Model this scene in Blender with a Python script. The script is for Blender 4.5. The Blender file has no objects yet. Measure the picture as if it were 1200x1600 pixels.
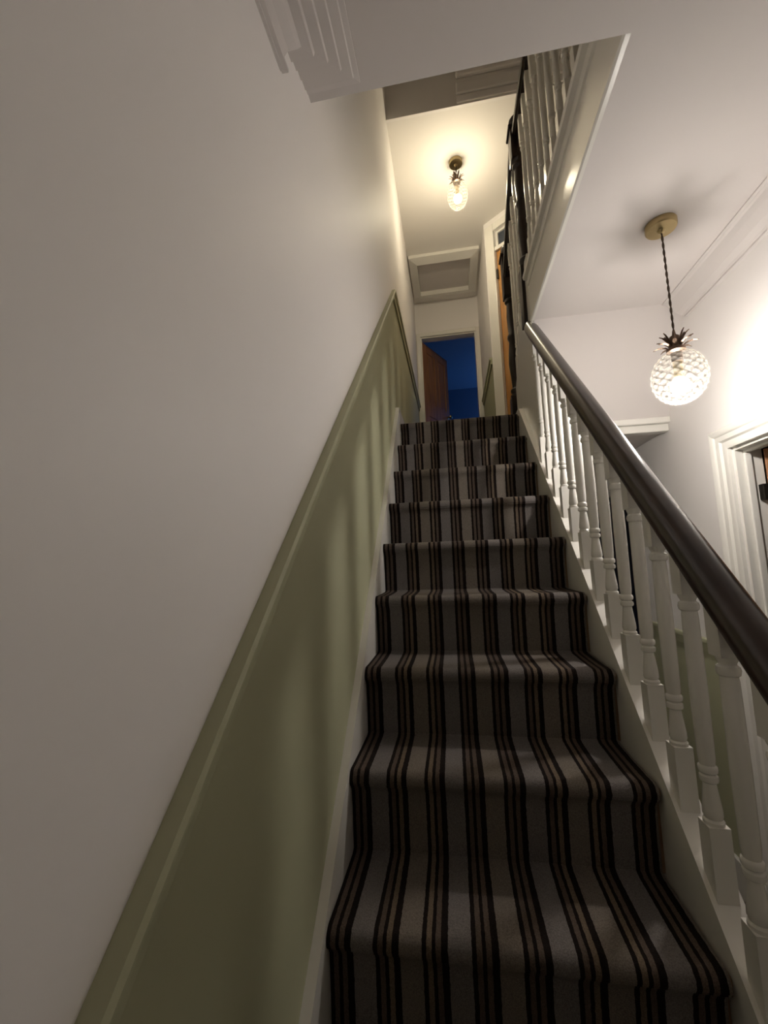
import bpy, bmesh, math, random
from mathutils import Vector, Matrix

random.seed(4)
S = bpy.context.scene
C = S.collection
PI = math.pi

# ------------------------------------------------------------------ camera
EYE = 1.52745
cam_d = bpy.data.cameras.new('camera')
cam = bpy.data.objects.new('camera', cam_d)
C.objects.link(cam)
right = Vector((0.9858, 0.16459, -0.03325))
up = Vector((0.05192, -0.11048, 0.99252))
fwd = Vector((-0.15968, 0.98016, 0.11746))
m = Matrix((right, up, -fwd)).transposed().to_4x4()
m.translation = (0, 0, EYE)
cam.matrix_world = m
cam_d.sensor_fit = 'VERTICAL'
cam_d.sensor_height = 32.0
cam_d.sensor_width = 24.0
cam_d.lens = 647.26 / 1600 * 32.0
cam_d.clip_start = 0.01
S.camera = cam

# ------------------------------------------------------------------ world, light, exposure
w = bpy.data.worlds.new('world')
S.world = w
w.use_nodes = True
w.node_tree.nodes['Background'].inputs[0].default_value = (0.02, 0.04, 0.1, 1)
w.node_tree.nodes['Background'].inputs[1].default_value = 0.2
S.view_settings.view_transform = 'Standard'
S.view_settings.look = 'None'
S.view_settings.gamma = 1
S.view_settings.use_curve_mapping = False
S.view_settings.exposure = 2.03
HALL_BULB = 118.0
S.cycles.use_light_tree = False
S.cycles.max_bounces = 8
S.cycles.diffuse_bounces = 6
S.cycles.glossy_bounces = 2
S.cycles.transparent_max_bounces = 8
LANDING_BULB = 92.0

# blue dusk coming through the window of the room at the end of the landing
ad = bpy.data.lights.new('dusk_window_light', 'AREA')
ad.shape = 'RECTANGLE'
ad.size = 0.9
ad.size_y = 1.1
ad.color = (0.07, 0.30, 1.0)
ad.energy = 1.1
al = bpy.data.objects.new('dusk_window_light', ad)
C.objects.link(al)
al.location = (1.66, 6.85, 3.6)
al.rotation_euler = (0, PI / 2, 0)


# ------------------------------------------------------------------ materials
def mat(name, col, rough=0.5, metal=0.0, noise=0.0, nscale=8.0, bump=0.0, bscale=60.0, spec=0.5, coat=0.0):
    mt = bpy.data.materials.new(name)
    mt.use_nodes = True
    nt = mt.node_tree
    b = nt.nodes['Principled BSDF']
    b.inputs['Base Color'].default_value = (*col, 1)
    b.inputs['Roughness'].default_value = rough
    b.inputs['Metallic'].default_value = metal
    b.inputs['Specular IOR Level'].default_value = spec
    if coat:
        b.inputs['Coat Weight'].default_value = coat
        b.inputs['Coat Roughness'].default_value = 0.15
    tc = nt.nodes.new('ShaderNodeTexCoord')
    if noise:
        n = nt.nodes.new('ShaderNodeTexNoise')
        n.inputs['Scale'].default_value = nscale
        n.inputs['Detail'].default_value = 1
        nt.links.new(tc.outputs['Object'], n.inputs['Vector'])
        mx = nt.nodes.new('ShaderNodeMix')
        mx.data_type = 'RGBA'
        mx.inputs[6].default_value = (*[c * (1 - noise) for c in col], 1)
        mx.inputs[7].default_value = (*[min(1, c * (1 + noise)) for c in col], 1)
        nt.links.new(n.outputs['Fac'], mx.inputs[0])
        nt.links.new(mx.outputs[2], b.inputs['Base Color'])
    if bump:
        n2 = nt.nodes.new('ShaderNodeTexNoise')
        n2.inputs['Scale'].default_value = bscale
        n2.inputs['Detail'].default_value = 3
        nt.links.new(tc.outputs['Object'], n2.inputs['Vector'])
        bp = nt.nodes.new('ShaderNodeBump')
        bp.inputs['Strength'].default_value = bump
        bp.inputs['Distance'].default_value = 0.004
        nt.links.new(n2.outputs['Fac'], bp.inputs['Height'])
        nt.links.new(bp.outputs['Normal'], b.inputs['Normal'])
    return mt


def wood(name, dark, light, rough=0.4, scale=(14, 14, 1.2), coat=0.0):
    mt = mat(name, light, rough, coat=coat)
    nt = mt.node_tree
    b = nt.nodes['Principled BSDF']
    tc = nt.nodes['Texture Coordinate']
    mp = nt.nodes.new('ShaderNodeMapping')
    mp.inputs['Scale'].default_value = scale
    n = nt.nodes.new('ShaderNodeTexNoise')
    n.inputs['Scale'].default_value = 2.2
    n.inputs['Detail'].default_value = 6
    n.inputs['Distortion'].default_value = 0.6
    cr = nt.nodes.new('ShaderNodeValToRGB')
    cr.color_ramp.elements[0].position = 0.3
    cr.color_ramp.elements[0].color = (*dark, 1)
    cr.color_ramp.elements[1].position = 0.7
    cr.color_ramp.elements[1].color = (*light, 1)
    nt.links.new(tc.outputs['Object'], mp.inputs['Vector'])
    nt.links.new(mp.outputs['Vector'], n.inputs['Vector'])
    nt.links.new(n.outputs['Fac'], cr.inputs['Fac'])
    nt.links.new(cr.outputs['Color'], b.inputs['Base Color'])
    return mt


M = {}
M['wall'] = mat('white_wall_paint', (0.86, 0.83, 0.81), 0.55, noise=0.015, nscale=3)
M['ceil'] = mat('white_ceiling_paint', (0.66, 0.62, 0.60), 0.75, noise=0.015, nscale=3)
M['ceil_landing'] = mat('lightened_ceiling_paint', (0.82, 0.79, 0.75), 0.75, noise=0.015, nscale=3)  # lighter copy of the ceiling white; landing lamplight put into the colour
M['green'] = mat('sage_green_paint', (0.47, 0.475, 0.315), 0.6, noise=0.02, nscale=4)
M['gloss'] = mat('white_gloss_paint', (0.80, 0.78, 0.73), 0.22, noise=0.01, nscale=5)
M['rail'] = wood('dark_handrail_wood', (0.022, 0.012, 0.008), (0.05, 0.03, 0.021), 0.28, (3, 3, 3), coat=0.25)
M['newel'] = wood('dark_newel_wood', (0.012, 0.007, 0.006), (0.028, 0.016, 0.012), 0.3, (8, 8, 1))
M['oak'] = wood('orange_pine', (0.42, 0.19, 0.045), (0.58, 0.29, 0.085), 0.35)
M['brown'] = wood('dimmed_pine', (0.22, 0.10, 0.03), (0.42, 0.20, 0.065), 0.38)  # same pine as the orange door, darkened in colour for the dim light
M['hallwood'] = wood('hall_door_wood', (0.30, 0.13, 0.05), (0.45, 0.21, 0.09), 0.35)
M['tread'] = wood('stair_timber', (0.18, 0.11, 0.06), (0.28, 0.18, 0.1), 0.55)
M['floor'] = mat('hall_floor_carpet', (0.11, 0.095, 0.08), 0.95, noise=0.15, nscale=60, bump=0.4, bscale=250)
M['brass'] = mat('aged_brass', (0.46, 0.36, 0.19), 0.34, metal=1.0, noise=0.12, nscale=30)
M['bronze'] = mat('bronze_leaf', (0.22, 0.15, 0.11), 0.4, metal=0.9, noise=0.2, nscale=40)
M['cord'] = mat('braided_cord', (0.11, 0.075, 0.05), 0.8, bump=0.6, bscale=400)
M['iron'] = mat('dark_iron', (0.03, 0.025, 0.02), 0.45, metal=0.6)
M['darkglass'] = mat('dark_transom_glass', (0.05, 0.06, 0.08), 0.12)
M['bluewall'] = mat('far_room_wall', (0.34, 0.36, 0.42), 0.7, noise=0.03)
M['farceil'] = mat('far_room_ceiling', (0.7, 0.7, 0.72), 0.8)
M['void'] = mat('unlit_room_darkness', (0.05, 0.05, 0.06), 0.9)  # near-black colour stands in for the darkness of unlit rooms


def emit(name, col, st):
    mt = bpy.data.materials.new(name)
    mt.use_nodes = True
    nt = mt.node_tree
    nt.nodes.clear()
    o = nt.nodes.new('ShaderNodeOutputMaterial')
    e = nt.nodes.new('ShaderNodeEmission')
    e.inputs[0].default_value = (*col, 1)
    e.inputs[1].default_value = st
    nt.links.new(e.outputs[0], o.inputs[0])
    return mt


def glass(name, tint, body):
    mt = bpy.data.materials.new(name)
    mt.use_nodes = True
    nt = mt.node_tree
    nt.nodes.clear()
    o = nt.nodes.new('ShaderNodeOutputMaterial')
    tr = nt.nodes.new('ShaderNodeBsdfTransparent')
    tr.inputs[0].default_value = (*tint, 1)
    tl = nt.nodes.new('ShaderNodeBsdfTranslucent')
    # thicker glass on the ridges scatters more of the bulb's light than the thin grooves
    at = nt.nodes.new('ShaderNodeAttribute')
    at.attribute_name = 'thickness'
    mr = nt.nodes.new('ShaderNodeMapRange')
    mr.inputs[1].default_value = 0.05
    mr.inputs[2].default_value = 0.6
    mr.inputs[3].default_value = 0.12
    mr.inputs[4].default_value = 1.0
    nt.links.new(at.outputs['Fac'], mr.inputs[0])
    vm = nt.nodes.new('ShaderNodeVectorMath')
    vm.operation = 'SCALE'
    vm.inputs[0].default_value = body
    nt.links.new(mr.outputs[0], vm.inputs['Scale'])
    nt.links.new(vm.outputs[0], tl.inputs[0])
    gl = nt.nodes.new('ShaderNodeBsdfGlossy')
    gl.inputs[0].default_value = (0.9, 0.88, 0.84, 1)
    gl.inputs[1].default_value = 0.18
    m1 = nt.nodes.new('ShaderNodeMixShader')
    m1.inputs[0].default_value = 0.4
    m2 = nt.nodes.new('ShaderNodeMixShader')
    m2.inputs[0].default_value = 0.030
    mr2 = nt.nodes.new('ShaderNodeMapRange')
    mr2.inputs[1].default_value = 0.03
    mr2.inputs[2].default_value = 0.35
    mr2.inputs[3].default_value = 0.72
    mr2.inputs[4].default_value = 1.0
    nt.links.new(at.outputs['Fac'], mr2.inputs[0])
    vm2 = nt.nodes.new('ShaderNodeVectorMath')
    vm2.operation = 'SCALE'
    vm2.inputs[0].default_value = tint
    nt.links.new(mr2.outputs[0], vm2.inputs['Scale'])
    nt.links.new(vm2.outputs[0], tr.inputs[0])
    nt.links.new(tl.outputs[0], m1.inputs[1])
    nt.links.new(gl.outputs[0], m1.inputs[2])
    nt.links.new(tr.outputs[0], m2.inputs[1])
    nt.links.new(m1.outputs[0], m2.inputs[2])
    nt.links.new(m2.outputs[0], o.inputs[0])
    return mt


M['bulb_hall'] = emit('hall_bulb_glow', (1.0, 0.945, 0.90), HALL_BULB)
M['bulb_landing'] = emit('landing_bulb_glow', (1.0, 0.88, 0.65), LANDING_BULB)
M['glass'] = glass('clear_moulded_glass', (0.97, 0.96, 0.93), (0.95, 0.9, 0.8))

# stair geometry (metres); nosing k = 0 is the landing edge, k = 11 the bottom step
G = 0.20877
RISE = 0.2
YT = 2.5515
ZT = 2.4
XL, XR = -0.289, 0.432      # carpet edges
XW = -0.312                 # left wall
XS0, XS1 = 0.440, 0.496     # right string
XB = 0.468                  # stair balusters
SL = RISE / G
CEIL = 2.746
FL1 = 3.0                   # front landing floor
CEILU = 4.637               # rear landing ceiling
CEILF = 5.45                # front landing ceiling
WELL = 0.93                 # near edge of stairwell
XG = 0.466                  # gallery face
XRW = 1.19                  # right wall
YF = 4.75                   # far landing wall
YBH = 2.13                  # end of gallery


def nz(y):
    return ZT + (y - YT) * SL


def carpet_mat():
    mt = mat('striped_stair_carpet', (0.1, 0.1, 0.1), 0.95, spec=0.15)
    nt = mt.node_tree
    b = nt.nodes['Principled BSDF']
    tc = nt.nodes['Texture Coordinate']
    sep = nt.nodes.new('ShaderNodeSeparateXYZ')
    nt.links.new(tc.outputs['Object'], sep.inputs[0])
    P = (XR - XL) / 7.58
    a = nt.nodes.new('ShaderNodeMath'); a.operation = 'MULTIPLY_ADD'
    a.inputs[1].default_value = 1 / (4 * P)
    a.inputs[2].default_value = -XL / (4 * P) + 0.002
    nt.links.new(sep.outputs['X'], a.inputs[0])
    # slight pile wander
    nw = nt.nodes.new('ShaderNodeTexNoise'); nw.inputs['Scale'].default_value = 90
    nt.links.new(tc.outputs['Object'], nw.inputs['Vector'])
    nwm = nt.nodes.new('ShaderNodeMath'); nwm.operation = 'MULTIPLY_ADD'
    nwm.inputs[1].default_value = 0.008
    nwm.inputs[2].default_value = -0.004
    nt.links.new(nw.outputs['Fac'], nwm.inputs[0])
    ad_ = nt.nodes.new('ShaderNodeMath'); ad_.operation = 'ADD'
    nt.links.new(a.outputs[0], ad_.inputs[0]); nt.links.new(nwm.outputs[0], ad_.inputs[1])
    f = nt.nodes.new('ShaderNodeMath'); f.operation = 'FRACT'
    nt.links.new(ad_.outputs[0], f.inputs[0])
    cr = nt.nodes.new('ShaderNodeValToRGB')
    cr.color_ramp.interpolation = 'CONSTANT'
    dk = (0.012, 0.008, 0.007)
    br = (0.105, 0.078, 0.062)
    gr = (0.182, 0.165, 0.158)
    ta = (0.190, 0.163, 0.138)
    tn = (0.16, 0.12, 0.085)
    lights = [gr, ta, gr, ta]
    mids = [(br, br), (br, tn), (tn, br), (br, br)]
    stops = []
    for i in range(4):
        q = i * 0.25
        for du, cc in ((0, dk), (0.09, mids[i][0]), (0.19, dk), (0.28, mids[i][1]), (0.38, dk), (0.53, lights[i])):
            stops.append((q + du * 0.25, cc))
    els = cr.color_ramp.elements
    els[0].position, els[0].color = stops[0][0], (*stops[0][1], 1)
    els[1].position, els[1].color = stops[1][0], (*stops[1][1], 1)
    for p_, c_ in stops[2:]:
        e = els.new(p_); e.color = (*c_, 1)
    nt.links.new(f.outputs[0], cr.inputs['Fac'])
    n = nt.nodes.new('ShaderNodeTexNoise'); n.inputs['Scale'].default_value = 420
    nt.links.new(tc.outputs['Object'], n.inputs['Vector'])
    mr = nt.nodes.new('ShaderNodeMapRange')
    mr.inputs[1].default_value = 0.3; mr.inputs[2].default_value = 0.7
    mr.inputs[3].default_value = 0.72; mr.inputs[4].default_value = 1.28
    nt.links.new(n.outputs['Fac'], mr.inputs[0])
    vm = nt.nodes.new('ShaderNodeVectorMath'); vm.operation = 'SCALE'
    nt.links.new(cr.outputs['Color'], vm.inputs[0]); nt.links.new(mr.outputs[0], vm.inputs['Scale'])
    nt.links.new(vm.outputs[0], b.inputs['Base Color'])
    bp = nt.nodes.new('ShaderNodeBump'); bp.inputs['Strength'].default_value = 0.5
    bp.inputs['Distance'].default_value = 0.003
    nt.links.new(n.outputs['Fac'], bp.inputs['Height'])
    nt.links.new(bp.outputs['Normal'], b.inputs['Normal'])
    return mt


M['carpet'] = carpet_mat()


# ------------------------------------------------------------------ mesh helpers
def box(bm, x0, x1, y0, y1, z0, z1, bev=0.0, mi=0):
    vs = [bm.verts.new(p) for p in ((x0, y0, z0), (x1, y0, z0), (x1, y1, z0), (x0, y1, z0),
                                    (x0, y0, z1), (x1, y0, z1), (x1, y1, z1), (x0, y1, z1))]
    fs = [bm.faces.new([vs[i] for i in f]) for f in ((3, 2, 1, 0), (4, 5, 6, 7), (0, 1, 5, 4), (1, 2, 6, 5), (2, 3, 7, 6), (3, 0, 4, 7))]
    for f in fs:
        f.material_index = mi
    if bev:
        es = list({e for f in fs for e in f.edges})
        bmesh.ops.bevel(bm, geom=es, offset=bev, segments=2, affect='EDGES', profile=0.5)
    return fs


def prism(bm, pts, axis, a0, a1, mi=0):
    """polygon in the plane perpendicular to axis (X: (y,z), Y: (x,z), Z: (x,y)), extruded from a0 to a1"""
    def P(p, a):
        if axis == 'X':
            return (a, p[0], p[1])
        if axis == 'Y':
            return (p[0], a, p[1])
        return (p[0], p[1], a)
    A = [bm.verts.new(P(p, a0)) for p in pts]
    B = [bm.verts.new(P(p, a1)) for p in pts]
    n = len(pts)
    fs = [bm.faces.new(A[::-1]), bm.faces.new(B)]
    for i in range(n):
        fs.append(bm.faces.new((A[i], A[(i + 1) % n], B[(i + 1) % n], B[i])))
    for f in fs:
        f.material_index = mi
    return fs


def sweep(bm, prof, p0, p1, xdir, vdir, vert_ends=True):
    """prof (u, v) carried from p0 to p1; ends cut by vertical planes of constant y"""
    p0, p1, xdir, vdir = Vector(p0), Vector(p1), Vector(xdir), Vector(vdir)
    d = (p1 - p0).normalized()
    rings = []
    for p in (p0, p1):
        ring = []
        for u, v in prof:
            q = p + xdir * u + vdir * v
            if vert_ends and abs(d.y) > 1e-6:
                q = q + d * ((p.y - q.y) / d.y)
            ring.append(bm.verts.new(q))
        rings.append(ring)
    n = len(prof)
    for i in range(n):
        bm.faces.new((rings[0][i], rings[0][(i + 1) % n], rings[1][(i + 1) % n], rings[1][i]))
    bm.faces.new(rings[0][::-1])
    bm.faces.new(rings[1])


def lathe(bm, prof, cx=0, cy=0, seg=20, cap=True):
    rings = []
    for r, z in prof:
        rings.append([bm.verts.new((cx + r * math.cos(2 * PI * i / seg), cy + r * math.sin(2 * PI * i / seg), z)) for i in range(seg)])
    for a, b in zip(rings, rings[1:]):
        for i in range(seg):
            bm.faces.new((a[i], a[(i + 1) % seg], b[(i + 1) % seg], b[i]))
    if cap:
        bm.faces.new(rings[0][::-1])
        bm.faces.new(rings[-1])


def tube(bm, pts, r, seg=8):
    rings = []
    for i, p in enumerate(pts):
        p = Vector(p)
        d = (Vector(pts[min(i + 1, len(pts) - 1)]) - Vector(pts[max(i - 1, 0)])).normalized()
        a = d.orthogonal().normalized()
        b = d.cross(a)
        rings.append([bm.verts.new(p + (a * math.cos(2 * PI * k / seg) + b * math.sin(2 * PI * k / seg)) * r) for k in range(seg)])
    for a, b in zip(rings, rings[1:]):
        for i in range(seg):
            bm.faces.new((a[i], a[(i + 1) % seg], b[(i + 1) % seg], b[i]))
    bm.faces.new(rings[0][::-1])
    bm.faces.new(rings[-1])


def obj(name, bm, mats, parent=None, smooth=False, label=None, cat=None, kind=None, group=None):
    bmesh.ops.recalc_face_normals(bm, faces=bm.faces[:])
    me = bpy.data.meshes.new(name)
    bm.to_mesh(me)
    bm.free()
    for mm in (mats if isinstance(mats, (list, tuple)) else [mats]):
        me.materials.append(M[mm])
    if smooth:
        me.polygons.foreach_set('use_smooth', [True] * len(me.polygons))
        me.set_sharp_from_angle(angle=math.radians(38))
    o = bpy.data.objects.new(name, me)
    C.objects.link(o)
    if parent is not None:
        o.parent = parent
        # meshes are written in world coordinates; the parent's own transform is undone here
        o.matrix_parent_inverse = parent.matrix_world.inverted()
    tag(o, label, cat, kind, group)
    return o


def tag(o, label=None, cat=None, kind=None, group=None):
    for k, v in (('label', label), ('category', cat), ('kind', kind), ('group', group)):
        if v:
            o[k] = v
    return o


def thing(name, loc, label, cat, kind=None, group=None):
    o = bpy.data.objects.new(name, None)
    o.empty_display_size = 0.1
    C.objects.link(o)
    o.location = loc
    o.matrix_world = Matrix.Translation(loc)
    return tag(o, label, cat, kind, group)


def B():
    return bmesh.new()


# ------------------------------------------------------------------ the setting
HD = 0.91     # dado height above the nosing line
DL = 0.93     # landing dado
YD = YT + 0.015   # where the raking dado turns level
bm = B(); box(bm, XW - 0.1, XRW + 0.1, -1.6, YF + 0.1, -0.1, 0.0)
obj('floor', bm, 'floor', label='hall floor at the foot of the stairs', cat='floor', kind='structure')

# left wall: white above, sage green below the raking dado rail
def left_wall():
    bm = B()
    x = XW
    Y0, Y1 = -1.6, YF + 0.1
    yA = YT - 12 * G + 0.0       # foot of the rake
    zA = HD
    dado = [(Y0, zA + (nz(yA))), (yA, zA + nz(yA)), (YD, ZT + DL), (Y1, ZT + DL)]
    low = [(Y0, 0.0), (Y1, 0.0)]
    # front faces
    def q(pts, mi):
        f = bm.faces.new([bm.verts.new((x, a, b)) for a, b in pts]); f.material_index = mi
    q([low[0], low[1]] + dado[::-1], 1)
    q(dado + [(Y1, CEILF), (Y0, CEILF)], 0)
    # back
    f = bm.faces.new([bm.verts.new(p) for p in ((x - 0.1, Y0, 0), (x - 0.1, Y0, CEILF), (x - 0.1, Y1, CEILF), (x - 0.1, Y1, 0))])
    for a, b in (((Y0, 0), (Y0, CEILF)), ((Y0, CEILF), (Y1, CEILF)), ((Y1, CEILF), (Y1, 0))):
        bm.faces.new([bm.verts.new(p) for p in ((x, *a), (x, *b), (x - 0.1, *b), (x - 0.1, *a))])
    o = obj('wall_left', bm, ['wall', 'green'], label='tall white left stair wall, sage green below the dado rail', cat='wall', kind='structure')
    return dado

dado = left_wall()

# dado rail on the left wall: one raking length, one level length
def rake_pts(y0, y1, off, h):
    return [(y0, nz(y0) + off - h), (y1, nz(y1) + off - h), (y1, nz(y1) + off), (y0, nz(y0) + off)]

yA = YT - 12 * G
DP = [(0.0, -0.030), (0.012, -0.030), (0.014, -0.020), (0.014, 0.006), (0.024, 0.012), (0.026, 0.022), (0.022, 0.030), (0.0, 0.030)]
bm = B()
vd = Vector((0, -math.sin(math.atan(SL)), math.cos(math.atan(SL))))
off = HD - 0.03
sweep(bm, DP, (XW, yA, nz(yA) + off), (XW, YD, ZT + DL - 0.03), (1, 0, 0), (0, 0, 1))
obj('trim_1', bm, 'green', label='sage green dado rail climbing the left wall with the stairs', cat='dado rail', kind='structure', smooth=True)
bm = B()
sweep(bm, DP, (XW, YD, ZT + DL - 0.03), (XW, YF, ZT + DL - 0.03), (1, 0, 0), (0, 0, 1))
obj('trim_2', bm, 'green', label='level sage green dado rail on the left wall of the upper landing', cat='dado rail', kind='structure', smooth=True)

# right hall wall with two doorways
D3 = (1.06, 1.94, 1.955)   # near doorway y0, y1, top
D4 = (3.02, 3.80, 1.95)    # rear doorway
def right_wall():
    bm = B()
    X0, X1 = XRW, XRW + 0.10
    def seg(y0, y1, z0, z1):
        if z0 < 1.1 < z1:
            box(bm, X0, X1, y0, y1, z0, 1.1, mi=1); box(bm, X0, X1, y0, y1, 1.1, z1, mi=0)
        else:
            box(bm, X0, X1, y0, y1, z0, z1, mi=0 if z0 >= 1.1 else 1)
    seg(-1.6, D3[0], 0, CEILF)
    seg(D3[0], D3[1], D3[2], CEILF)
    seg(D3[1], D4[0], 0, CEILF)
    seg(D4[0], D4[1], D4[2], CEILF)
    seg(D4[1], YF + 0.1, 0, CEILF)
    obj('wall_right', bm, ['wall', 'green'], label='white right hall wall with green dado behind the banister', cat='wall', kind='structure')

right_wall()
bm = B()
for y0, y1 in ((-1.6, D3[0] - 0.09), (D3[1] + 0.095, D4[0] - 0.075), (D4[1] + 0.08, YF)):
    sweep(bm, [(-u, v) for u, v in DP], (XRW, y0, 1.075), (XRW, y1, 1.075), (1, 0, 0), (0, 0, 1))
obj('trim_3', bm, 'green', label='sage green dado rail on the right hall wall, seen through the balusters', cat='dado rail', kind='structure', smooth=True)

bm = B(); box(bm, XW - 0.1, XRW + 0.1, -1.7, -1.6, 0, CEILF)
obj('wall_front', bm, 'wall', label='plain white wall at the front of the hall behind the viewer', cat='wall', kind='structure')
# far wall of the landing (door opening) and of the hall below
D1 = (-0.255, 0.395, 4.19)
bm = B()
box(bm, XW, XRW, YF, YF + 0.1, 0, ZT - 0.001)
box(bm, XW, D1[0], YF, YF + 0.1, ZT - 0.001, CEILU)
box(bm, D1[1], XRW, YF, YF + 0.1, ZT - 0.001, CEILU)
box(bm, D1[0], D1[1], YF, YF + 0.1, D1[2], CEILU)
obj('wall_back', bm, 'wall', label='white end wall of the landing above the far doorway', cat='wall', kind='structure')

# lower ceiling with the stairwell cut out of it (floor of the front landing above)
bm = B()
box(bm, XW, XRW, -1.6, WELL, CEIL, FL1 - 0.02)
box(bm, XG + 0.012, XRW, WELL, YBH, CEIL, FL1 - 0.02)
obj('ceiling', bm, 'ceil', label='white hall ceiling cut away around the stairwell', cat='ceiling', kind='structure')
# raking soffit below the short flight, and the lower rear ceiling
YS, ZS = 2.43, 2.19
bm = B()
prism(bm, [(YBH, CEIL), (YS, ZS), (YS + 0.06, ZS + 0.12), (YBH + 0.06, CEIL + 0.12)], 'X', XG + 0.012, XRW)
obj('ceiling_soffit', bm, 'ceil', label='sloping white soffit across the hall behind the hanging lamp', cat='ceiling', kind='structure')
bm = B(); box(bm, XS1, XRW, YS, YF, ZS, ZS + 0.05)
obj('ceiling_rear', bm, 'ceil', label='lower white ceiling of the rear hall past the sloping soffit', cat='ceiling', kind='structure')
bm = B()
box(bm, XS1, XRW, YS - 0.022, YS + 0.03, ZS - 0.012, ZS + 0.03, bev=0.005)
box(bm, XS1, XRW, YS - 0.05, YS - 0.02, ZS + 0.028, ZS + 0.062, bev=0.006)
obj('trim_4', bm, 'gloss', label='white moulding along the bottom edge of the sloping soffit', cat='moulding', kind='structure')

# upper floors
bm = B(); box(bm, XW, XRW, YT + 0.03, YF + 0.1, ZS + 0.06, ZT - 0.012)
obj('floor_landing', bm, 'floor', label='half landing floor at the top of the stairs', cat='floor', kind='structure')
bm = B()
box(bm, XW, XRW, -1.6, WELL, FL1 - 0.02, FL1); box(bm, XG + 0.012, XRW, WELL, YBH, FL1 - 0.02, FL1)
obj('floor_gallery', bm, 'floor', label='front landing floor behind the upper balustrade', cat='floor', kind='structure')
# ceilings upstairs
bm = B(); box(bm, XW, XRW, 2.60, YF, CEILU, CEILU + 0.06)
obj('ceiling_landing', bm, 'ceil_landing', label='ceiling above the upper landing, coloured lighter for its lamplight', cat='ceiling', kind='structure')
bm = B(); box(bm, XW, XRW, -1.6, 2.58, CEILF, CEILF + 0.06)
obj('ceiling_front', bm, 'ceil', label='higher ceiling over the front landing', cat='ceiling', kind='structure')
bm = B(); box(bm, XW, XRW, 2.58, 2.60, CEILU, CEILF + 0.06)
obj('wall_drop', bm, 'wall', label='shaded drop wall where the landing ceiling steps down', cat='wall', kind='structure')
bm = B()
box(bm, 0.185, XRW, 2.568, 2.58, CEILU + 0.012, CEILU + 0.06, bev=0.004)
box(bm, 0.185, XRW, 2.562, 2.58, CEILU + 0.075, CEILU + 0.16, bev=0.006)
box(bm, 0.185, XRW, 2.545, 2.58, CEILU + 0.20, CEILU + 0.30, bev=0.012)
obj('trim_5', bm, 'wall', label='stepped moulding on the right half of the drop wall', cat='moulding', kind='structure')

# gallery fascia
bm = B()
prism(bm, [(XG, CEIL + 0.0), (XG - 0.006, CEIL + 0.004), (XG - 0.006, CEIL + 0.016), (XG - 0.002, CEIL + 0.022), (XG, CEIL + 0.032),
           (XG, FL1 - 0.06), (XG - 0.006, FL1 - 0.055), (XG - 0.010, FL1 - 0.03), (XG - 0.026, FL1 - 0.022), (XG - 0.030, FL1 - 0.008), (XG - 0.026, FL1 + 0.006),
           (XG + 0.05, FL1 + 0.006), (XG + 0.05, FL1), (XG + 0.012, FL1), (XG + 0.012, CEIL)], 'Y', WELL, YBH + 0.005)
obj('trim_6', bm, 'gloss', label='white fascia board along the gallery edge with beaded lower moulding', cat='fascia', kind='structure')

# panel beside the top of the stairs below the short flight
FS = lambda y: FL1 - (y - 2.20) * 0.92           # pitch line of the short flight
bm = B()
prism(bm, [(YBH + 0.008, nz(YBH) - 0.25), (2.74, nz(2.30) - 0.25), (2.74, FS(2.74) + 0.13), (2.2, FS(2.2) + 0.13), (YBH + 0.008, FS(2.2) + 0.13)], 'X', XG, XG + 0.03)
obj('wall_stair_panel', bm, 'gloss', label='white side panel closing the short flight at the top of the stairs', cat='panel', kind='structure')


# ---- coving in the hall
def cove(name, label, prof, y0, y1, xw, sgn, ret=False):
    """prof: (distance from wall, distance below ceiling) from the ceiling edge to the wall"""
    bm = B()
    if ret:
        # the run is mitred at y1 and returns into the wall
        rows = []
        for d, h in prof:
            yr = y1 - 1.3 * (prof[0][0] - d)
            rows.append([(xw, yr, CEIL - h), (xw + sgn * d, yr, CEIL - h), (xw + sgn * d, y0, CEIL - h)])
        vv = [[bm.verts.new(p) for p in r] for r in rows]
        for a, b in zip(vv, vv[1:]):
            for i in range(2):
                try:
                    bm.faces.new((a[i], a[i + 1], b[i + 1], b[i]))
                except ValueError:
                    pass
    else:
        prism(bm, [(xw, CEIL)] + [(xw + sgn * d, CEIL - h) for d, h in prof], 'Y', y0, y1)
    return obj(name, bm, 'ceil', label=label, cat='coving', kind='structure')

PL = [(0.140, 0.0), (0.140, 0.006), (0.128, 0.008), (0.126, 0.010), (0.126, 0.016), (0.104, 0.018), (0.102, 0.028), (0.080, 0.030), (0.078, 0.042),
      (0.056, 0.045), (0.054, 0.060), (0.034, 0.064), (0.028, 0.080), (0.014, 0.105), (0.008, 0.130), (0.008, 0.150), (0.014, 0.152), (0.014, 0.160), (0.006, 0.163), (0.006, 0.168), (0.0, 0.170)]
cove('trim_7', 'stepped white coving on the left wall ending at the stairwell', PL, -1.6, 0.905, XW, 1, ret=True)
PR = [(0.105, 0.0), (0.105, 0.005), (0.096, 0.007), (0.094, 0.009), (0.085, 0.013), (0.070, 0.030), (0.045, 0.055), (0.022, 0.068), (0.010, 0.070), (0.010, 0.078), (0.0, 0.080)]
cove('trim_8', 'white coving between the ceiling and right hall wall', PR, -1.6, YBH, XRW, -1)

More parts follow.
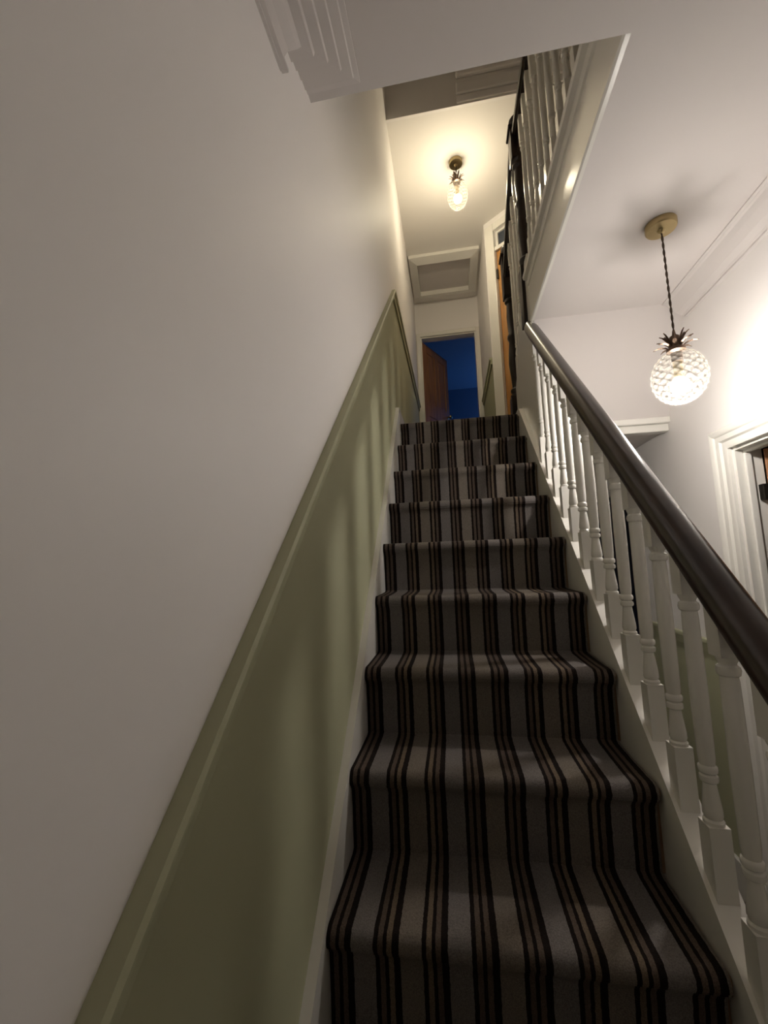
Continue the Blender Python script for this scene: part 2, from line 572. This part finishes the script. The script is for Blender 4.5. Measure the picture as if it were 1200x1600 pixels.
# ---- skirting along the hall and landing
bm = B()
for y0, y1 in ((-1.6, D3[0] - 0.09), (D3[1] + 0.095, D4[0] - 0.075), (D4[1] + 0.08, YF)):
    box(bm, XRW - 0.018, XRW, y0, y1, 0, 0.16, bev=0.004)
obj('baseboard_right', bm, 'gloss', label='white skirting board along the right hall wall', cat='skirting', kind='structure')
bm = B()
prism(bm, [(3.252, ZT - 0.012), (YF, ZT - 0.012), (YF, ZT + 0.085), (3.252, ZT + 0.085)], 'X', XW, XW + 0.016)
obj('baseboard_left', bm, 'gloss', label='white skirting board along the left of the landing', cat='skirting', kind='structure')


# ------------------------------------------------------------------ doors
def architrave(parent, y0, y1, top, xf, sgn, wd=0.09, z0=0.0, name='architrave'):
    """moulded frame round an opening in a wall facing -x/+x: sgn = direction out of the wall"""
    prof = [(0, 0), (0, 0.014), (0.012, 0.018), (0.030, 0.016), (0.038, 0.024), (0.058, 0.026), (0.066, 0.034), (0.082, 0.036), (0.09, 0.030), (0.09, 0)]
    k = wd / 0.09
    pr = [(u * k, v) for u, v in prof]      # u: from opening outward, v: proud of the wall
    for side in ('near', 'far', 'head'):
        bm = B()
        rows = []
        for u, v in pr:
            x = xf + sgn * v
            if side == 'near':
                rows.append(((x, y0 - u, z0), (x, y0 - u, top + u)))
            elif side == 'far':
                rows.append(((x, y1 + u, z0), (x, y1 + u, top + u)))
            else:
                rows.append(((x, y0 - u, top + u), (x, y1 + u, top + u)))
        vv = [[bm.verts.new(p) for p in r] for r in rows]
        n = len(vv)
        for i in range(n):
            a, b = vv[i], vv[(i + 1) % n]
            bm.faces.new((a[0], a[1], b[1], b[0]))
        bm.faces.new([r[0] for r in vv]); bm.faces.new([r[1] for r in vv][::-1])
        obj(name, bm, 'gloss', parent, smooth=True)


def panel_leaf(parent, W_, H_, T, mtl, M4, panels, handle=None):
    """door leaf in local coordinates x 0..W_, y 0..T, z 0..H_, moved by matrix M4; each panel a part of the leaf"""
    bm = B(); box(bm, 0, W_, 0.008, T - 0.008, 0, H_)
    bm.transform(M4)
    leaf = obj('door_leaf', bm, mtl, parent)
    xs = sorted({p[0] for p in panels} | {p[1] for p in panels})
    # stiles and rails
    bars = []
    x0s = min(p[0] for p in panels); x1s = max(p[1] for p in panels)
    bars.append(('stile', 0, x0s, 0, H_)); bars.append(('stile', x1s, W_, 0, H_))
    zs = sorted({(p[2], p[3]) for p in panels})
    prev = 0
    for a, b in zs:
        bars.append(('rail', x0s, x1s, prev, a)); prev = b
    bars.append(('rail', x0s, x1s, prev, H_))
    if len(xs) == 4:
        for a, b in zs:
            bars.append(('muntin', xs[1], xs[2], a, b))
    for nme, a, b, c, d in bars:
        bm = B(); box(bm, a, b, 0, T, c, d, bev=0.003); bm.transform(M4)
        obj(nme, bm, mtl, leaf)
    for a, b, c, d in panels:
        bm = B(); box(bm, a + 0.03, b - 0.03, 0.003, T - 0.003, c + 0.03, d - 0.03, bev=0.003); bm.transform(M4)
        obj('door_panel', bm, mtl, leaf)
    if handle:
        bm = B()
        hx, hz = handle
        lathe(bm, [(0.022, 0), (0.022, 0.006), (0.009, 0.01), (0.009, 0.03), (0.02, 0.036), (0.026, 0.048), (0.02, 0.06), (0.004, 0.064)], seg=16)
        bm.transform(Matrix.Translation((hx, 0.0, hz)) @ Matrix.Rotation(PI / 2, 4, 'X'))
        bm.transform(M4)
        obj('door_knob', bm, 'brass', leaf, smooth=True)
    return leaf


# door 1: end of the landing, leaf swung into the dusky room
d1 = thing('door_1', (0.07, YF, ZT), 'brown wooden door standing ajar at the end of the upper landing', 'door', 'structure')
for a, b, c, d, nm in ((D1[0] - 0.05, D1[0], ZT, D1[2] + 0.05, 'architrave'), (D1[1], D1[1] + 0.042, ZT, D1[2] + 0.05, 'architrave'),
                       (D1[0], D1[1], D1[2], D1[2] + 0.05, 'architrave')):
    bm = B(); box(bm, a, b, YF - 0.02, YF, c, d, bev=0.004); obj(nm, bm, 'gloss', d1)
for a, b, c, d in ((D1[0], D1[0] + 0.012, ZT, D1[2]), (D1[1] - 0.012, D1[1], ZT, D1[2]), (D1[0] + 0.012, D1[1] - 0.012, D1[2] - 0.012, D1[2])):
    bm = B(); box(bm, a, b, YF + 0.001, YF + 0.1, c, d); obj('jamb', bm, 'gloss', d1)
ang = math.atan2(0.60, 0.313)
M4 = Matrix.Translation((D1[0] + 0.016, YF + 0.075, ZT + 0.012)) @ Matrix.Rotation(ang, 4, 'Z')
LW, LH = 0.62, D1[2] - ZT - 0.03
panel_leaf(d1, LW, LH, 0.038, 'brown', M4, [(0.09, 0.28, 0.2, 0.85), (0.35, 0.54, 0.2, 0.85), (0.09, 0.28, 1.02, LH - 0.1), (0.35, 0.54, 1.02, LH - 0.1)], (0.56, 0.95))
# the room behind it
bm = B()
box(bm, -1.75, 1.75, 7.45, 7.5, ZT, 4.62)
box(bm, -1.80, -1.75, YF + 0.1, 7.5, ZT, 4.62)
box(bm, 1.70, 1.75, YF + 0.1, 7.5, ZT, 4.62)
box(bm, -1.75, XW - 0.1, YF + 0.05, YF + 0.1, ZT, 4.62); box(bm, XRW + 0.1, 1.75, YF + 0.05, YF + 0.1, ZT, 4.62)
obj('wall_far_room', bm, 'bluewall', label='dusky blue walls of the room beyond the landing door', cat='wall', kind='structure')
bm = B(); box(bm, -1.75, 1.75, YF + 0.1, 7.5, 4.62, 4.66)
obj('ceiling_far_room', bm, 'farceil', label='ceiling of the dusky blue room beyond the landing door', cat='ceiling', kind='structure')
bm = B(); box(bm, -1.75, 1.75, YF + 0.1, 7.5, ZT - 0.06, ZT - 0.012)
obj('floor_far_room', bm, 'floor', label='floor of the dusky blue room beyond the landing door', cat='floor', kind='structure')

# splayed wall with door 2 on the right of the landing
P0 = Vector((0.44, 3.68, 0)); ANG = math.atan2(-0.63, 0.78)
MD = Matrix.Translation(P0) @ Matrix.Rotation(ANG, 4, 'Z')
DS0, DS1 = 0.105, 0.80
DT, TT = 4.30, 4.50
bm = B()
LEN = 0.96
box(bm, 0, DS0, 0, 0.08, ZT - 0.01, CEILU); box(bm, DS1, LEN, 0, 0.08, ZT - 0.01, CEILU); box(bm, DS0, DS1, 0, 0.08, TT, CEILU)
bm.transform(MD)
obj('wall_splay', bm, 'wall', label='splayed white wall holding the orange door on the landing', cat='wall', kind='structure')
bm = B()
box(bm, 0.44, 0.52, 3.68, YF, ZT - 0.01, ZT + DL, mi=1); box(bm, 0.44, 0.52, 3.68, YF, ZT + DL, CEILU)
obj('wall_landing_right', bm, ['wall', 'green'], label='short right wall of the landing, green below its dado rail', cat='wall', kind='structure')
bm = B()
sweep(bm, [(-u, v) for u, v in DP], (0.44, 3.70, ZT + DL - 0.03), (0.44, YF, ZT + DL - 0.03), (1, 0, 0), (0, 0, 1))
obj('trim_9', bm, 'green', label='short level dado rail right of the far doorway', cat='dado rail', kind='structure', smooth=True)
d2 = thing('door_2', MD @ Vector(((DS0 + DS1) / 2, 0, ZT)), 'orange pine door with dark transom light on the splayed landing wall', 'door', 'structure')
def loc_box(nm, a, b, y0, y1, c, d, mtl, par, bev=0.004):
    bm = B(); box(bm, a, b, y0, y1, c, d, bev=bev); bm.transform(MD); return obj(nm, bm, mtl, par)
loc_box('architrave', DS0 - 0.085, DS0, -0.022, -0.001, ZT, TT + 0.07, 'gloss', d2)
loc_box('architrave', DS1, DS1 + 0.085, -0.022, -0.001, ZT, TT + 0.07, 'gloss', d2)
loc_box('architrave', DS0, DS1, -0.022, -0.001, TT, TT + 0.07, 'gloss', d2)
loc_box('transom_bar', DS0, DS1, -0.012, 0.07, DT, DT + 0.035, 'gloss', d2)
loc_box('transom_pane', DS0 + 0.025, DS1 - 0.025, 0.03, 0.036, DT + 0.035, TT - 0.02, 'darkglass', d2, 0)
for a, b, c, d in ((DS0, DS0 + 0.025, DT + 0.035, TT), (DS1 - 0.025, DS1, DT + 0.035, TT), (DS0 + 0.025, DS1 - 0.025, TT - 0.02, TT)):
    loc_box('transom_frame', a, b, 0.015, 0.05, c, d, 'gloss', d2, 0.002)
ML = MD @ Matrix.Translation((DS0 + 0.004, 0.012, ZT + 0.01))
W2, H2 = DS1 - DS0 - 0.008, DT - ZT - 0.014
panel_leaf(d2, W2, H2, 0.04, 'oak', ML, [(0.1, 0.31, 0.2, 0.85), (0.38, W2 - 0.1, 0.2, 0.85), (0.1, 0.31, 1.02, H2 - 0.1), (0.38, W2 - 0.1, 1.02, H2 - 0.1)], (W2 - 0.06, 0.95))
loc_box('hinge', DS0 - 0.004, DS0 + 0.014, -0.006, 0.012, 4.03, 4.12, 'iron', d2, 0.002)
loc_box('hinge', DS0 - 0.004, DS0 + 0.014, -0.006, 0.012, 2.62, 2.71, 'iron', d2, 0.002)

# door 3: right hall wall, leaf swung into the room
d3 = thing('door_3', (XRW, (D3[0] + D3[1]) / 2, 0), 'brown wooden door ajar in the moulded white frame on the right hall wall', 'door', 'structure')
architrave(d3, D3[0], D3[1], D3[2], XRW - 0.001, -1, 0.09)
for a, b, c, d in ((D3[0], D3[0] + 0.014, 0, D3[2]), (D3[1] - 0.014, D3[1], 0, D3[2]), (D3[0] + 0.014, D3[1] - 0.014, D3[2] - 0.014, D3[2])):
    bm = B(); box(bm, XRW + 0.002, XRW + 0.10, a, b, c, d); obj('jamb', bm, 'gloss', d3)
for a, b, c, d in ((D3[0] + 0.014, D3[0] + 0.026, 0, D3[2] - 0.026), (D3[1] - 0.026, D3[1] - 0.014, 0, D3[2] - 0.026), (D3[0] + 0.014, D3[1] - 0.014, D3[2] - 0.026, D3[2] - 0.014)):
    bm = B(); box(bm, XRW + 0.03, XRW + 0.055, a, b, c, d, bev=0.003); obj('door_stop', bm, 'gloss', d3)
M4 = Matrix.Translation((XRW + 0.098, D3[1] - 0.03, 0.012)) @ Matrix.Rotation(math.radians(-28), 4, 'Z')
panel_leaf(d3, 0.82, D3[2] - 0.03, 0.04, 'hallwood', M4, [(0.1, 0.37, 0.2, 0.8), (0.45, 0.72, 0.2, 0.8), (0.1, 0.37, 1.0, 1.82), (0.45, 0.72, 1.0, 1.82)], (0.75, 0.95))
bm = B()
box(bm, XRW + 0.070, XRW + 0.103, D3[1] - 0.042, D3[1] - 0.0142, 1.725, 1.79, bev=0.003)
obj('hinge', bm, 'iron', d3)
bm = B()
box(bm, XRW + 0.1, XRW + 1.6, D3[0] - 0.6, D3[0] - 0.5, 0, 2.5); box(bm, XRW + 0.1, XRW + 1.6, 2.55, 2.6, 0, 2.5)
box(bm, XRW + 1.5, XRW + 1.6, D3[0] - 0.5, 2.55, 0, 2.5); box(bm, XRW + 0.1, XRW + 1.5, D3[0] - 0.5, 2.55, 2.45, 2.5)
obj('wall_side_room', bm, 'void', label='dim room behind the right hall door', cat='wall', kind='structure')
bm = B(); box(bm, XRW + 0.1, XRW + 1.5, D3[0] - 0.5, 2.55, -0.1, 0)
obj('floor_side_room', bm, 'floor', label='floor of the dim room behind the right hall door', cat='floor', kind='structure')

# door 4: dark doorway at the rear of the hall
d4 = thing('door_4', (XRW, (D4[0] + D4[1]) / 2, 0), 'dark open doorway at the rear of the hall behind the balusters', 'door', 'structure')
architrave(d4, D4[0], D4[1], D4[2], XRW - 0.001, -1, 0.07)
for a, b, c, d in ((D4[0], D4[0] + 0.014, 0, D4[2]), (D4[1] - 0.014, D4[1], 0, D4[2]), (D4[0] + 0.014, D4[1] - 0.014, D4[2] - 0.014, D4[2])):
    bm = B(); box(bm, XRW + 0.002, XRW + 0.10, a, b, c, d); obj('jamb', bm, 'void', d4)  # darkness of the doorway is in the jamb colour
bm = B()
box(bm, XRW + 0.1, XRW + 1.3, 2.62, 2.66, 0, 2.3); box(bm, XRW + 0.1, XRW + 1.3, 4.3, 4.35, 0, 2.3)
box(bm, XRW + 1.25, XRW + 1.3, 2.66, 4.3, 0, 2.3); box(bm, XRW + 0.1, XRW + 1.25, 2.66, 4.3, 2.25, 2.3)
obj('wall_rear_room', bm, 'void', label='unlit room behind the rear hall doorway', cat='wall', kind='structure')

# ------------------------------------------------------------------ loft hatch
h = thing('loft_hatch', (0.06, 4.27, CEILU), 'white framed loft hatch in the landing ceiling before the far doorway', 'hatch')
hx0, hx1, hy0, hy1 = -0.300, 0.412, 3.93, 4.61
FWD = 0.085
def frame_side(pts):
    bm = B()
    lo = [bm.verts.new((x, y, CEILU - 0.0 - z)) for x, y, z in pts]
    bm.faces.new(lo); return bm
def hatch_bar(o0, o1, i0, i1):
    """outer edge o0-o1, inner edge i0-i1 (x, y)"""
    bm = B()
    t0, t1 = 0.034, 0.060
    V = lambda p, z: bm.verts.new((p[0], p[1], CEILU - z))
    o0a, o1a, i0a, i1a = V(o0, 0.001), V(o1, 0.001), V(i0, 0.001), V(i1, 0.001)
    o0b, o1b, i0b, i1b = V(o0, t0), V(o1, t0), V(i0, t1), V(i1, t1)
    for f in ((o0a, o1a, o1b, o0b), (i0a, i1a, i1b, i0b), (o0b, o1b, i1b, i0b), (o0a, o1a, i1a, i0a), (o0a, o0b, i0b, i0a), (o1a, o1b, i1b, i1a)):
        bm.faces.new(f)
    obj('frame_board', bm, 'gloss', h)
O = [(hx0, hy0), (hx1, hy0), (hx1, hy1), (hx0, hy1)]
I = [(hx0 + FWD, hy0 + FWD), (hx1 - FWD, hy0 + FWD), (hx1 - FWD, hy1 - FWD), (hx0 + FWD, hy1 - FWD)]
for i in range(4):
    hatch_bar(O[i], O[(i + 1) % 4], I[i], I[(i + 1) % 4])
bm = B(); box(bm, I[0][0], I[1][0], I[0][1], I[2][1], CEILU - 0.008, CEILU - 0.001)
obj('hatch_panel', bm, 'ceil', h)

# ------------------------------------------------------------------ the staircase
st = thing('staircase', ((XL + XR) / 2, YT - 11 * G, 0), 'straight white painted staircase under the striped carpet', 'staircase')
YB = YT - 11 * G
# wall string
bm = B()
y0, y1 = YB - 0.05, YT
LS = 0.028
prism(bm, [(y0, 0.0), (y0 + 0.35, 0.0), (YT + 0.30, nz(YT) - 0.22), (YT + 0.30, ZT - 0.012), (3.25, ZT - 0.012), (3.25, ZT + 0.085), (2.50, ZT + 0.085), (2.485, nz(2.485) + 0.125), (1.85, nz(1.85) + 0.05), (1.1, nz(1.1) + 0.012), (y0, nz(y0) + 0.012)],
      'X', XW + 0.0004, XL - 0.0008)
obj('wall_string', bm, 'gloss', st)
# outer string
bm = B()
prism(bm, [(y0, 0.0), (y0 + 0.30, 0.0), (2.72, nz(2.72) - 0.30), (2.72, ZT + 0.03), (YT + 0.05, ZT + 0.035), (YT, nz(YT) + 0.025), (y0, nz(y0) + 0.025)], 'X', XS0, XS1)
obj('outer_string', bm, 'gloss', st)
for k in range(12):
    yk, zk = YT - k * G, ZT - k * RISE
    bm = B(); box(bm, XL, XS0, yk + 0.032, yk + 0.045, zk - RISE + 0.0, zk - 0.030)
    obj('riser', bm, 'tread', st)
    bm = B(); box(bm, XL, XS0, yk + 0.010, yk + G + 0.031, zk - 0.030, zk - 0.010, bev=0.006)
    obj('tread', bm, 'tread', st)
# spandrel under the outer string
bm = B()
prism(bm, [(y0 + 0.31, 0.0), (2.72, 0.0), (2.72, nz(2.72) - 0.31)], 'X', XS0 + 0.01, XS1 - 0.01)
obj('spandrel_panel', bm, 'gloss', st)

# carpet: one continuous length over nosings, treads and risers
prof = []
for k in range(11, -1, -1):
    yk, zk = YT - k * G, ZT - k * RISE
    prof += [(yk + 0.028, zk - RISE + 0.004), (yk + 0.025, zk - 0.10), (yk + 0.021, zk - 0.055), (yk + 0.011, zk - 0.038)]
    for a in (200, 180, 160, 140, 120, 104, 90):
        t = math.radians(a)
        prof.append((yk + 0.0215 + 0.0215 * math.cos(t), zk - 0.022 + 0.0215 * math.sin(t)))
    if k:
        prof += [(yk + 0.06, zk - 0.0015), (yk + 0.13, zk - 0.002), (yk + G + 0.012, zk - 0.001)]
prof += [(YT + 0.10, ZT - 0.001), (YT + 0.50, ZT - 0.001), (YF - 0.02, ZT - 0.001)]
bm = B()
NX = 4
top = [[bm.verts.new((XL + (XR - XL) * i / NX, y, z)) for i in range(NX + 1)] for y, z in prof]
bot = [[bm.verts.new((XL + (XR - XL) * i / NX, y + 0.0035, z - 0.006)) for i in range(NX + 1)] for y, z in prof]
for L_, flip in ((top, False), (bot, True)):
    for a, b in zip(L_, L_[1:]):
        for i in range(NX):
            f = (a[i], a[i + 1], b[i + 1], b[i])
            bm.faces.new(f[::-1] if flip else f)
for i in (0, NX):
    for j in range(len(prof) - 1):
        bm.faces.new((top[j][i], top[j + 1][i], bot[j + 1][i], bot[j][i]))
obj('stair_carpet', bm, 'carpet', smooth=True, label='brown and grey striped carpet running up the stairs', cat='carpet')


# ------------------------------------------------------------------ balusters and rails
def baluster_mesh(name, zb, zt, slope_b, slope_t, marks, hw=0.0186):
    """turned baluster about the z axis; zb/zt ends (cut to the slopes), marks = base top, mid ring, top ring, block bottom"""
    bt, mr, tr, tb = marks
    bm = B()
    def block(z0, z1, s0, s1):
        vs = []
        for z, s in ((z0, s0), (z1, s1)):
            for x, y in ((-hw, -hw), (hw, -hw), (hw, hw), (-hw, hw)):
                vs.append(bm.verts.new((x, y, z + s * y)))
        for f in ((3, 2, 1, 0), (4, 5, 6, 7), (0, 1, 5, 4), (1, 2, 6, 5), (2, 3, 7, 6), (3, 0, 4, 7)):
            bm.faces.new([vs[i] for i in f])
    block(zb, bt, slope_b, 0)
    block(tb, zt, 0, slope_t)
    P = [(0.0200, bt), (0.0200, bt + 0.006), (0.0165, bt + 0.010), (0.0190, bt + 0.016), (0.0185, bt + 0.028), (0.0130, mr - 0.022), (0.0125, mr - 0.018),
         (0.0175, mr - 0.015), (0.0185, mr - 0.010), (0.0175, mr - 0.005), (0.0140, mr - 0.003), (0.0140, mr - 0.001), (0.0180, mr + 0.002), (0.0190, mr + 0.007), (0.0180, mr + 0.012),
         (0.0150, mr + 0.015), (0.0165, mr + 0.03), (0.0178, mr + 0.5 * (tr - mr)), (0.0165, tr - 0.02), (0.0155, tr - 0.010), (0.0195, tr - 0.007), (0.0212, tr), (0.0195, tr + 0.007),
         (0.0150, tr + 0.010), (0.0150, tb - 0.012), (0.0185, tb - 0.006), (0.0200, tb)]
    lathe(bm, [(r_ * hw / 0.0208, z_) for r_, z_ in P], seg=16)
    bmesh.ops.recalc_face_normals(bm, faces=bm.faces[:])
    me = bpy.data.meshes.new(name)
    bm.to_mesh(me); bm.free()
    me.materials.append(M['gloss'])
    me.polygons.foreach_set('use_smooth', [True] * len(me.polygons))
    me.set_sharp_from_angle(angle=math.radians(35))
    return me

def place(me, name, parent, loc):
    o = bpy.data.objects.new(name, me)
    C.objects.link(o)
    o.parent = parent
    o.location = Vector(loc) - parent.location
    return o

RAIL = [(-0.020, -0.030), (-0.020, -0.018), (-0.031, -0.013), (-0.0345, -0.004), (-0.034, 0.008), (-0.029, 0.020), (-0.019, 0.029), (-0.007, 0.033),
        (0.007, 0.033), (0.019, 0.029), (0.029, 0.020), (0.034, 0.008), (0.0345, -0.004), (0.031, -0.013), (0.020, -0.018), (0.020, -0.030)]
RH = 0.685   # rail centre above the nosing line
vdir = Vector((0, -SL, 1)).normalized()
bn = thing('stair_banister', (XB, YB, 0), 'stair banister with dark brown handrail over white turned balusters', 'banister')
rb = -0.030 / vdir.z       # underside of the rail above its centre line, measured vertically
bm = B()
sweep(bm, RAIL, (XB, YB - 0.02, nz(YB - 0.02) + RH), (XB, 2.175, nz(2.175) + RH), (1, 0, 0), vdir)
obj('handrail', bm, 'rail', bn, smooth=True)
bme = baluster_mesh('baluster', 0.0255, RH + rb + 0.002, SL, SL, (0.138, 0.230, 0.548, 0.572))
for i in range(-5, 13):
    y = 0.848 + 0.1044 * i
    place(bme, 'baluster', bn, (XB, y, nz(y)))


def newel(name, parent, x, y, z0, z1, marks, hw=0.043, mtl='newel', ball=True):
    bm = B()
    a, b = marks          # the turned length
    box(bm, x - hw, x + hw, y - hw, y + hw, z0, a, bev=0.004)
    box(bm, x - hw, x + hw, y - hw, y + hw, b, z1, bev=0.004)
    L_ = b - a
    P = [(hw * .98, a), (hw * .98, a + .015), (hw * .7, a + .025), (hw * .9, a + .04), (hw * .9, a + .055), (hw * .6, a + .07), (hw * .72, a + .2 * L_), (hw * .92, a + .33 * L_), (hw * .8, a + .45 * L_),
         (hw * .62, a + .55 * L_), (hw * .85, a + .58 * L_), (hw * .85, a + .61 * L_), (hw * .62, a + .63 * L_), (hw * .75, a + .8 * L_), (hw * .62, b - .05), (hw * .9, b - .035), (hw * .9, b - .02), (hw * .7, b - .012), (hw * .98, b)]
    lathe(bm, P, x, y, 20)
    if ball:
        box(bm, x - hw - .01, x + hw + .01, y - hw - .01, y + hw + .01, z1, z1 + 0.018, bev=0.005)
        R_ = hw * 0.95
        lathe(bm, [(R_ * .6, z1 + .018), (R_ * .45, z1 + .03), (R_ * .75, z1 + .042), (R_, z1 + .065), (R_ * .95, z1 + .085), (R_ * .7, z1 + .102), (R_ * .3, z1 + .112), (0.002, z1 + .114)], x, y, 20)
    return obj(name, bm, mtl, parent, smooth=True)

newel('newel_post', bn, XB, YB - 0.06, 0.0, 1.05, (0.28, 0.78))

# upper gallery balustrade on the fascia
XGB = 0.490
ga = thing('gallery_balustrade', (XGB, YBH, FL1), 'upper gallery balustrade of white balusters over the stairwell fascia', 'balustrade')
newel('newel_post', ga, XGB + 0.002, 2.262, 2.79, 3.985, (3.13, 3.80), hw=0.044)
GR = FL1 + 0.955
bm = B()
sweep(bm, RAIL, (XGB, WELL - 1.2, GR), (XGB, 2.225, GR), (1, 0, 0), (0, 0, 1))
obj('handrail', bm, 'newel', ga, smooth=True)
gme = baluster_mesh('baluster', 0.007, 0.955 - 0.029, 0, 0, (0.20, 0.31, 0.73, 0.76), 0.0165)
for i in range(-8, 11):
    y = 1.075 + 0.104 * i
    place(gme, 'baluster', ga, (XGB, y, FL1))

# short flight up from the half landing
sf = thing('short_flight', (0.83, 2.84, ZT), 'short return flight of steps from the half landing to the gallery', 'steps')
for k in range(3):
    yk = 2.84 - 0.22 * k
    bm = B(); box(bm, XG + 0.035, XRW - 0.002, max(yk - 0.22, YBH + 0.01) - 0.0, yk + 0.015, ZT + 0.2 * k + 0.172, ZT + 0.2 * (k + 1), bev=0.005)
    obj('tread', bm, 'floor', sf)
    bm = B(); box(bm, XG + 0.035, XRW - 0.002, yk - 0.015, yk, ZT + 0.2 * k, ZT + 0.2 * k + 0.172)
    obj('riser', bm, 'gloss', sf)
sb = thing('short_flight_banister', (XGB, 2.88, ZT), 'short banister with dark turned newel where the flight turns back', 'banister')
newel('newel_post', sb, XGB + 0.002, 2.875, ZT, 3.66, (2.62, 3.36), hw=0.043)
p0, p1 = Vector((XGB - 0.006, 2.30, 3.95)), Vector((XGB - 0.006, 2.845, 3.52))
dd = (p1 - p0).normalized()
bm = B()
sweep(bm, RAIL, p0, p1, (1, 0, 0), Vector((0, -dd.z, dd.y)))
obj('handrail', bm, 'newel', sb, smooth=True)
rs = dd.z / dd.y
for i in range(4):
    y = 2.385 + 0.1 * i
    zb = FS(y) + 0.13
    zt = p0.z + (y - p0.y) * rs - 0.030 / dd.y
    L_ = zt - zb
    me = baluster_mesh('baluster', 0.001, L_ + 0.001, -0.92, rs, (0.14, 0.22, L_ - 0.16, L_ - 0.13), 0.0165)
    place(me, 'baluster', sb, (XGB - 0.005, y, zb))


# ------------------------------------------------------------------ pendants
def pendant(x, y, zc, zmid, R_, Hh, bulb, name_label, cord_top=0.028):
    t = thing('pendant_lamp', (x, y, zc), name_label, 'pendant lamp', group='pineapple pendant lamps')
    bm = B()
    lathe(bm, [(0.052, zc - 0.0005), (0.052, zc - 0.020), (0.049, zc - 0.025), (0.014, zc - 0.027), (0.010, zc - 0.036), (0.004, zc - 0.040)], x, y, 40)
    obj('canopy', bm, 'brass', t, smooth=True)
    ztop = zmid + Hh / 2
    # twisted cord
    bm = B()
    n = 60
    z0, z1 = zc - 0.036, ztop + 0.052
    for ph in (0, PI):
        tube(bm, [(x + 0.0022 * math.cos(ph + i * 0.75), y + 0.0022 * math.sin(ph + i * 0.75), z0 + (z1 - z0) * i / n) for i in range(n + 1)], 0.0022, 6)
    obj('cord', bm, 'cord', t, smooth=True)
    # lamp holder and bronze crown
    bm = B()
    lathe(bm, [(0.006, ztop + 0.058), (0.016, ztop + 0.050), (0.018, ztop + 0.012), (0.030, ztop + 0.004), (0.030, ztop - 0.006), (0.018, ztop - 0.012), (0.018, ztop - 0.045)], x, y, 20)
    holder = obj('lamp_holder', bm, 'bronze', t, smooth=True)
    for ring, (cnt, ln, tilt, z) in enumerate(((8, 0.050, 66, ztop + 0.006), (7, 0.050, 42, ztop + 0.016), (6, 0.046, 18, ztop + 0.026))):
        for i in range(cnt):
            bm = B()
            wd = 0.0095
            rows = []
            for j in range(5):
                s_ = j / 4
                ww = wd * (1 - s_) ** 0.7 * (0.75 + 0.6 * s_)
                bend = math.radians(tilt) * (0.55 + 0.6 * s_)
                rad = 0.018 + ln * s_ * math.sin(bend)
                hgt = ln * s_ * math.cos(bend)
                rows.append([(rad, -ww, hgt), (rad + 0.002 , 0, hgt - 0.003), (rad, ww, hgt)])
            vv = [[bm.verts.new(p) for p in r] for r in rows]
            for a, b in zip(vv, vv[1:]):
                for q in range(2):
                    bm.faces.new((a[q], a[q + 1], b[q + 1], b[q]))
            bmesh.ops.solidify(bm, geom=bm.faces[:], thickness=0.0012)
            bm.transform(Matrix.Translation((x, y, z)) @ Matrix.Rotation(2 * PI * (i + 0.37 * ring) / cnt + 0.3, 4, 'Z'))
            obj('leaf', bm, 'bronze', holder)
    # moulded glass shade: diamonds of a pineapple
    bm = B()
    NU, NV = 144, 84
    nd, tw = 13, 0.95
    rows = []
    thick = []
    for v in range(NV + 1):
        ph = 0.10 * PI / 2 + (PI - 0.10 * PI / 2 - 0.02) * v / NV
        row = []
        for u in range(NU):
            th = 2 * PI * u / NU
            q = tw * ph * 1.9
            bump = abs(math.sin(nd * (th + q) / 2)) * abs(math.sin(nd * (th - q) / 2))
            thick.append(bump)
            rr = R_ * (0.935 + 0.085 * bump * (0.35 + 0.65 * math.sin(ph)))
            row.append(bm.verts.new((x + rr * math.sin(ph) * math.cos(th), y + rr * math.sin(ph) * math.sin(th), zmid + Hh / 2 * rr / R_ * math.cos(ph))))
        rows.append(row)
    for a, b in zip(rows, rows[1:]):
        for i in range(NU):
            bm.faces.new((a[i], a[(i + 1) % NU], b[(i + 1) % NU], b[i]))
    bm.faces.new(rows[-1])
    sh = obj('glass_shade', bm, 'glass', t, smooth=True)
    at = sh.data.attributes.new('thickness', 'FLOAT', 'POINT')
    at.data.foreach_set('value', thick)
    bm = B()
    rbb = 0.030
    zb = zmid - 0.032
    lathe(bm, [(0.002, zb - rbb)] + [(rbb * math.sin(PI * i / 10), zb - rbb * math.cos(PI * i / 10)) for i in range(1, 9)] + [(0.014, zb + 0.029)], x, y, 16)
    bl = obj('bulb', bm, bulb, t, smooth=True)
    bm = B()
    lathe(bm, [(0.0142, zb + 0.028), (0.0148, zb + 0.034), (0.0148, ztop - 0.046)], x, y, 16)
    obj('bulb_cap', bm, 'brass', bl, smooth=True)
    return t

pendant(0.829, 1.572, CEIL, 2.145, 0.088, 0.205, 'bulb_hall', 'larger pineapple glass pendant on a long cord in the hall right of the stairs')
pendant(0.178, 2.994, CEILU, 4.345, 0.080, 0.235, 'bulb_landing', 'smaller pineapple glass pendant glowing on the landing ceiling above the stairs')
